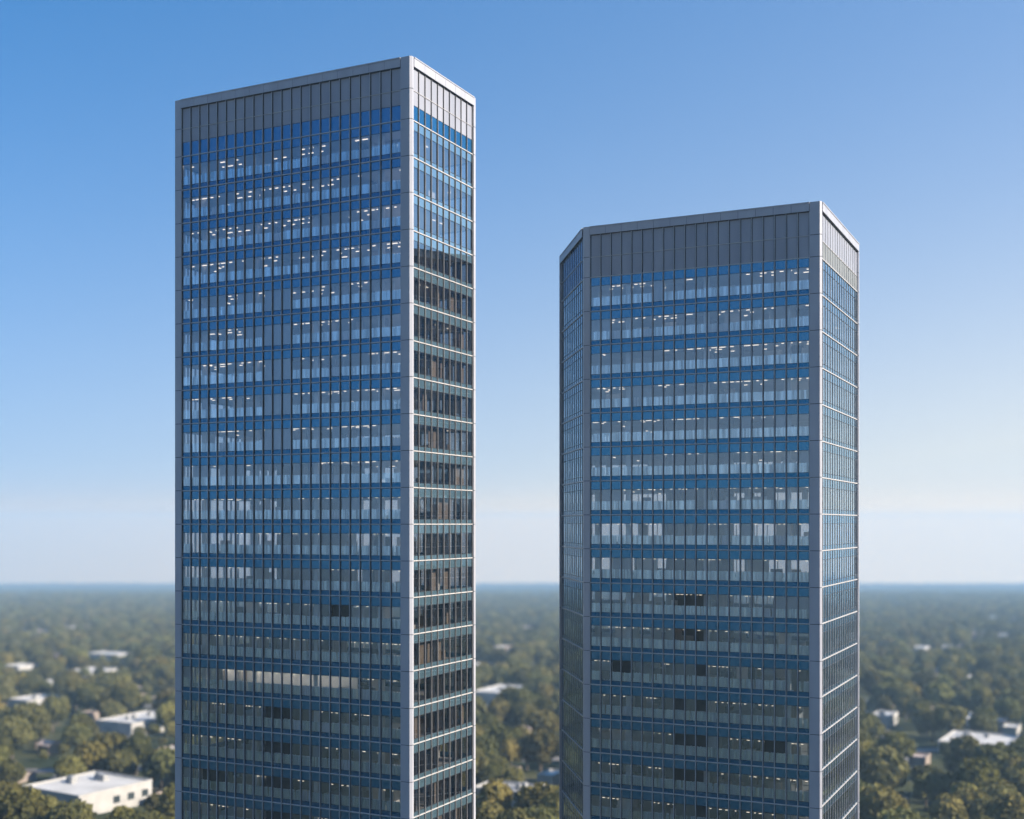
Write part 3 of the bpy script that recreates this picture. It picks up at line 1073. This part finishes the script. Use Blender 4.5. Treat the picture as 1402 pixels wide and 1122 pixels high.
trees = []
rt = random.Random(5)
y = 215.0
while y < 3000.0:
    cell = 11.4 if y < 900 else 11.4 + (y - 900) * .0035
    x = -(.47 * y + 40)
    while x < .47 * y + 40:
        px_, py_ = x + rt.uniform(-.45, .45) * cell, y + rt.uniform(-.45, .45) * cell
        s = rt.uniform(.72, 1.28) * cell / 9.2
        if noise.noise(Vector((px_ * .012, py_ * .012, 3.0))) > -.62 and rt.random() < .97:
            bl = blocked(px_, py_, 4.2 * s)
            if bl == 'low' and rt.random() < .85:
                s *= rt.uniform(.32, .70)
            elif bl:
                x += cell
                continue
            trees.append((px_, py_, s, rt.randrange(7) if rt.random() < .8 else rt.choice((0, 1, 4)), rt.uniform(0, 6.28)))
        x += cell
    y += cell


def gap_of(x, y):
    px = 701 + x / y * F
    row = EYE_ROW + (-ground_z(x, y) - 9) / y * F
    if row > 1128:
        return None
    if -30 < px < 238:
        return LT
    if 654 < px < 766:
        return BT
    if 1178 < px < 1432:
        return RS
    return None


near = sorted((t for t in trees if gap_of(t[0], t[1])), key=lambda t: math.hypot(t[0], t[1]) / t[2])[:300]
near_set = set(near)
rest = [t for t in trees if t not in near_set]

# the tree nearest to each side of a building can be told by it; the others go by stretch of woods and tone
special = {}
for (lab, p0, cc, size) in named_buildings:
    if cc[1] > 620 or lab.startswith('tiny low house'):
        continue
    for side, dx, dy in (('just behind', 0, 1), ('just left of', -1, 0), ('just right of', 1, 0), ('just in front of', 0, -1)):
        best, bd = None, 1e9
        for t in near:
            ex, ey = t[0] - cc[0], t[1] - cc[1]
            d = math.hypot(ex, ey)
            if d < size * .5 + 26 and (ex * dx + ey * dy) > .86 * d and d < bd and t not in special:
                best, bd = t, d
        if best:
            special[best] = (side, lab)
for t in near:
    x, y, s, k, rot = t
    gp = gap_of(x, y)
    tone = KINDS[k][2]
    if t in special:
        side, lab = special[t]
        short = ' '.join(lab.split()[:9]).rstrip(',')
        label = ' '.join(('%s tree %s the %s' % (tone, side, short)).split()[:16])
    else:
        label = '%s round-crowned tree in the wooded suburb %s' % (tone, gp)
    root = empty('broadleaf_tree', (x, y, ground_z(x, y) - .1), label, 'tree', 'trees in the suburb ' + gp)
    root.rotation_euler = (0, 0, rot)
    root.scale = (s, s, s * (.9 + .25 * ((k * 37 + int(x)) % 10) / 10))
    for nm, me in (('crown', KINDS[k][0]), ('trunk', KINDS[k][1])):
        o = bpy.data.objects.new(nm, me)
        col.objects.link(o)
        o.parent = root


def scatter(name, pts, source_collection):
    """pts: (x, y, z, scale, kind, rot) - one object that stands for a wood nobody could count"""
    me = bpy.data.meshes.new(name)
    me.from_pydata([(p_[0], p_[1], p_[2]) for p_ in pts], [], [])
    for an, ty, vals in (('scl', 'FLOAT', [p_[3] for p_ in pts]), ('kind_index', 'INT', [p_[4] for p_ in pts])):
        a = me.attributes.new(an, ty, 'POINT')
        a.data.foreach_set('value', vals)
    a = me.attributes.new('rot', 'FLOAT_VECTOR', 'POINT')
    a.data.foreach_set('vector', [q for p_ in pts for q in (0.0, 0.0, p_[5])])
    o = bpy.data.objects.new(name, me)
    col.objects.link(o)
    ng = bpy.data.node_groups.new(name, 'GeometryNodeTree')
    ng.interface.new_socket('Geometry', in_out='INPUT', socket_type='NodeSocketGeometry')
    ng.interface.new_socket('Geometry', in_out='OUTPUT', socket_type='NodeSocketGeometry')
    gi, go = ng.nodes.new('NodeGroupInput'), ng.nodes.new('NodeGroupOutput')
    ci = ng.nodes.new('GeometryNodeCollectionInfo')
    ci.inputs['Collection'].default_value = source_collection
    ci.inputs['Separate Children'].default_value = True
    ci.inputs['Reset Children'].default_value = True
    ip = ng.nodes.new('GeometryNodeInstanceOnPoints')
    ip.inputs['Pick Instance'].default_value = True
    for an, ty, sock in (('scl', 'FLOAT', 'Scale'), ('kind_index', 'INT', 'Instance Index'), ('rot', 'FLOAT_VECTOR', 'Rotation')):
        na = ng.nodes.new('GeometryNodeInputNamedAttribute')
        na.data_type = ty
        na.inputs['Name'].default_value = an
        ng.links.new([s_ for s_ in na.outputs if s_.enabled and s_.name == 'Attribute'][0], ip.inputs[sock])
    ng.links.new(gi.outputs[0], ip.inputs['Points'])
    ng.links.new(ci.outputs[0], ip.inputs['Instance'])
    ng.links.new(ip.outputs[0], go.inputs[0])
    md = o.modifiers.new('woods', 'NODES')
    md.node_group = ng
    o['kind'] = 'stuff'
    return o


wood = scatter('woodland', [(x, y, ground_z(x, y) - .1, s, k, r_) for x, y, s, k, r_ in rest], hidden)

# far woods: groves of crowns
groves = bpy.data.collections.new('grove_sources')
for k in range(4):
    rr = random.Random(300 + k)
    mb = MB()
    for q in range(44):
        a, d = rr.uniform(0, 6.28), 36 * math.sqrt(rr.random())
        s = rr.uniform(4.0, 7.5)
        add_blob(mb, (math.cos(a) * d, math.sin(a) * d, rr.uniform(3.5, 7.5)), (s, s, s * .8), rr, .3)
    o = mb.build('grove_source_%d' % k, GROVE)
    col.objects.unlink(o)
    groves.objects.link(o)
pts = []
rf = random.Random(9)


def near_building(x, y):
    for (p0, u, lu, v, lv, clear) in footprints:
        if abs(x - p0[0]) < 80 and -clear - 60 < y - p0[1] < 90:
            return True
    return False


y = 2980.0
while y < GROUND_FAR - 60:
    cell = 46 + (y - 3000) * .006
    x = -(.47 * y + 60)
    while x < .47 * y + 60:
        if rf.random() < .86:
            qx, qy = x + rf.uniform(-.5, .5) * cell, y + rf.uniform(-.5, .5) * cell
            if not near_building(qx, qy):
                pts.append((qx, qy, ground_z(qx, qy) - 2.5, cell / 46 * rf.uniform(.8, 1.25), rf.randrange(4), rf.uniform(0, 6.28)))
        x += cell
    y += cell
for _ in range(5200):                     # beside and behind the viewpoint, where the glass looks
    qx, qy = rf.uniform(-3600, 2600), rf.uniform(-2200, 1500)
    if abs(qx) < .47 * max(qy, 0) + 90 and qy > 140:
        continue
    if math.hypot(qx, qy) < 45 or (-60 < qx < 75 and 105 < qy < 205):
        continue
    pts.append((qx, qy, ground_z(qx, qy) - 2.5, rf.uniform(.7, 1.2), rf.randrange(4), rf.uniform(0, 6.28)))
far = scatter('distant_woodland', pts, groves)

# ------------------------------------------------------------------ light, sky, air
SUN_AZ = math.atan2(.927, -.375)          # clockwise from +Y
SUN_EL = R(27.0)
sun = bpy.data.lights.new('sun', 'SUN')
sun.energy = 5.0
sun.angle = R(0.5)
sun.color = (1.0, 0.885, 0.745)
so = bpy.data.objects.new('sun', sun)
col.objects.link(so)
sd = Vector((math.sin(SUN_AZ) * math.cos(SUN_EL), math.cos(SUN_AZ) * math.cos(SUN_EL), math.sin(SUN_EL)))
so.rotation_euler = sd.to_track_quat('Z', 'Y').to_euler()
so.location = (60, -40, 120)

SKY_LIFT, SKY_SAT, SKY_GAIN = 0.35, 1.15, 0.122
HOR_FAR, HOR_SUN = (.59, .68, .74), (.76, .82, .86)
LOW_FAR, LOW_SUN = (1.22, .78, .36), (1.85, 1.25, .62)
w = bpy.data.worlds.new('World')
scene.world = w
w.use_nodes = True
nt = w.node_tree
nt.nodes.clear()
wo = nt.nodes.new('ShaderNodeOutputWorld')
bg = nt.nodes.new('ShaderNodeBackground')
EXPO = 1.2
bg.inputs['Strength'].default_value = 1.0
sky = nt.nodes.new('ShaderNodeTexSky')
sky.sky_type = 'NISHITA'
sky.sun_disc = False
sky.sun_elevation = SUN_EL
sky.sun_rotation = SUN_AZ
sky.altitude = 0
sky.air_density = 1.0
sky.dust_density = 0.1
sky.ozone_density = 8.0
tc = nt.nodes.new('ShaderNodeTexCoord')
dirn = nt.nodes.new('ShaderNodeVectorMath')
dirn.operation = 'NORMALIZE'
nt.links.new(tc.outputs['Generated'], dirn.inputs[0])
add = nt.nodes.new('ShaderNodeVectorMath')
add.operation = 'ADD'
add.inputs[1].default_value = (0, 0, SKY_LIFT)
nt.links.new(dirn.outputs[0], add.inputs[0])
nt.links.new(add.outputs[0], sky.inputs['Vector'])
hsv = N(nt, 'ShaderNodeHueSaturation', Saturation=SKY_SAT, Value=SKY_GAIN)
nt.links.new(sky.outputs[0], hsv.inputs['Color'])
# pale air low over the horizon, stronger towards the sun
sep = nt.nodes.new('ShaderNodeSeparateXYZ')
nt.links.new(dirn.outputs[0], sep.inputs[0])
el = math_node(nt, 'MAXIMUM', math_node(nt, 'ADD', sep.outputs['Z'], 0.045), 0.0)
fo = math_node(nt, 'EXPONENT', math_node(nt, 'MULTIPLY', math_node(nt, 'POWER', math_node(nt, 'DIVIDE', el, 0.22), 1.3), -1.0))
sw = nt.nodes.new('ShaderNodeVectorMath')
sw.operation = 'DOT_PRODUCT'
sw.inputs[1].default_value = (math.sin(SUN_AZ), math.cos(SUN_AZ), 0)
nt.links.new(dirn.outputs[0], sw.inputs[0])
side = N(nt, 'ShaderNodeMapRange')
side.inputs['From Min'].default_value, side.inputs['From Max'].default_value = -0.7, 0.05
nt.links.new(sw.outputs['Value'], side.inputs['Value'])
fac = math_node(nt, 'MINIMUM', math_node(nt, 'ADD', math_node(nt, 'MULTIPLY', side.outputs[0], 0.14), math_node(nt, 'MULTIPLY', fo, math_node(nt, 'MULTIPLY_ADD', side.outputs[0], 0.35, 0.96))), 1.0)
hor = N(nt, 'ShaderNodeMix', data_type='RGBA')
g0 = 1.0 / 2 ** EXPO
hor.inputs[6].default_value = (*[c_ * g0 for c_ in HOR_FAR], 1)
hor.inputs[7].default_value = (*[c_ * g0 for c_ in HOR_SUN], 1)
nt.links.new(side.outputs[0], hor.inputs[0])
low = N(nt, 'ShaderNodeMix', data_type='RGBA')
low.inputs[6].default_value = (*[c_ * g0 for c_ in LOW_FAR], 1)
low.inputs[7].default_value = (*[c_ * g0 for c_ in LOW_SUN], 1)
nt.links.new(side.outputs[0], low.inputs[0])
lf = math_node(nt, 'EXPONENT', math_node(nt, 'DIVIDE', math_node(nt, 'MAXIMUM', math_node(nt, 'SUBTRACT', sep.outputs['Z'], 0.004), 0.0), -0.012))
hl = N(nt, 'ShaderNodeMix', data_type='RGBA')
nt.links.new(lf, hl.inputs[0])
nt.links.new(hor.outputs[2], hl.inputs[6])
nt.links.new(low.outputs[2], hl.inputs[7])
skm = N(nt, 'ShaderNodeMix', data_type='RGBA')
nt.links.new(fac, skm.inputs[0])
tint = N(nt, 'ShaderNodeMix', data_type='RGBA', blend_type='MULTIPLY')
tint.inputs[0].default_value = 1.0
tint.inputs[7].default_value = (0.70, 1.22, 1.07, 1)
nt.links.new(hsv.outputs[0], tint.inputs[6])
nt.links.new(tint.outputs[2], skm.inputs[6])
nt.links.new(hl.outputs[2], skm.inputs[7])
nt.links.new(skm.outputs[2], bg.inputs['Color'])
nt.links.new(bg.outputs[0], wo.inputs[0])

hz, nt, out = mat('haze_air')
pv = nt.nodes.new('ShaderNodeVolumePrincipled')
pv.inputs['Color'].default_value = (0.48, 0.745, 1.0, 1)
pv.inputs['Density'].default_value = 0.00021
pv.inputs['Anisotropy'].default_value = 0.05
nt.links.new(pv.outputs[0], out.inputs['Volume'])
g = MB()
g.box(-GROUND_SIDE - 80, GROUND_SIDE + 80, GROUND_NEAR - 80, GROUND_FAR + 80, ground_z(0, GROUND_FAR) - 1.5, 54.0)
h = g.build('haze', hz)
h['kind'] = 'stuff'

# ------------------------------------------------------------------ camera
cam = bpy.data.cameras.new('camera')
cam.sensor_fit = 'HORIZONTAL'
cam.sensor_width = 36.0
cam.lens = 36.0 * F / 1402.0
cam.shift_y = (EYE_ROW - 561.0) / 1402.0
cam.clip_start = 1.0
cam.clip_end = 40000.0
cam.dof.use_dof = True
cam.dof.focus_distance = 141.0
cam.dof.aperture_fstop = 0.056
co = bpy.data.objects.new('camera', cam)
co.rotation_euler = (R(90), 0, 0)
col.objects.link(co)
scene.camera = co

scene.view_settings.view_transform = 'Standard'
scene.view_settings.look = 'None'
scene.view_settings.exposure = EXPO
scene.view_settings.gamma = 1.0
scene.render.engine = 'CYCLES'
cy = scene.cycles
cy.use_denoising = True
cy.max_bounces = 8
cy.diffuse_bounces = 3
cy.glossy_bounces = 4
cy.transmission_bounces = 4
cy.transparent_max_bounces = 24
cy.volume_bounces = 0
cy.sample_clamp_indirect = 4.0
cy.caustics_reflective = False
cy.caustics_refractive = False
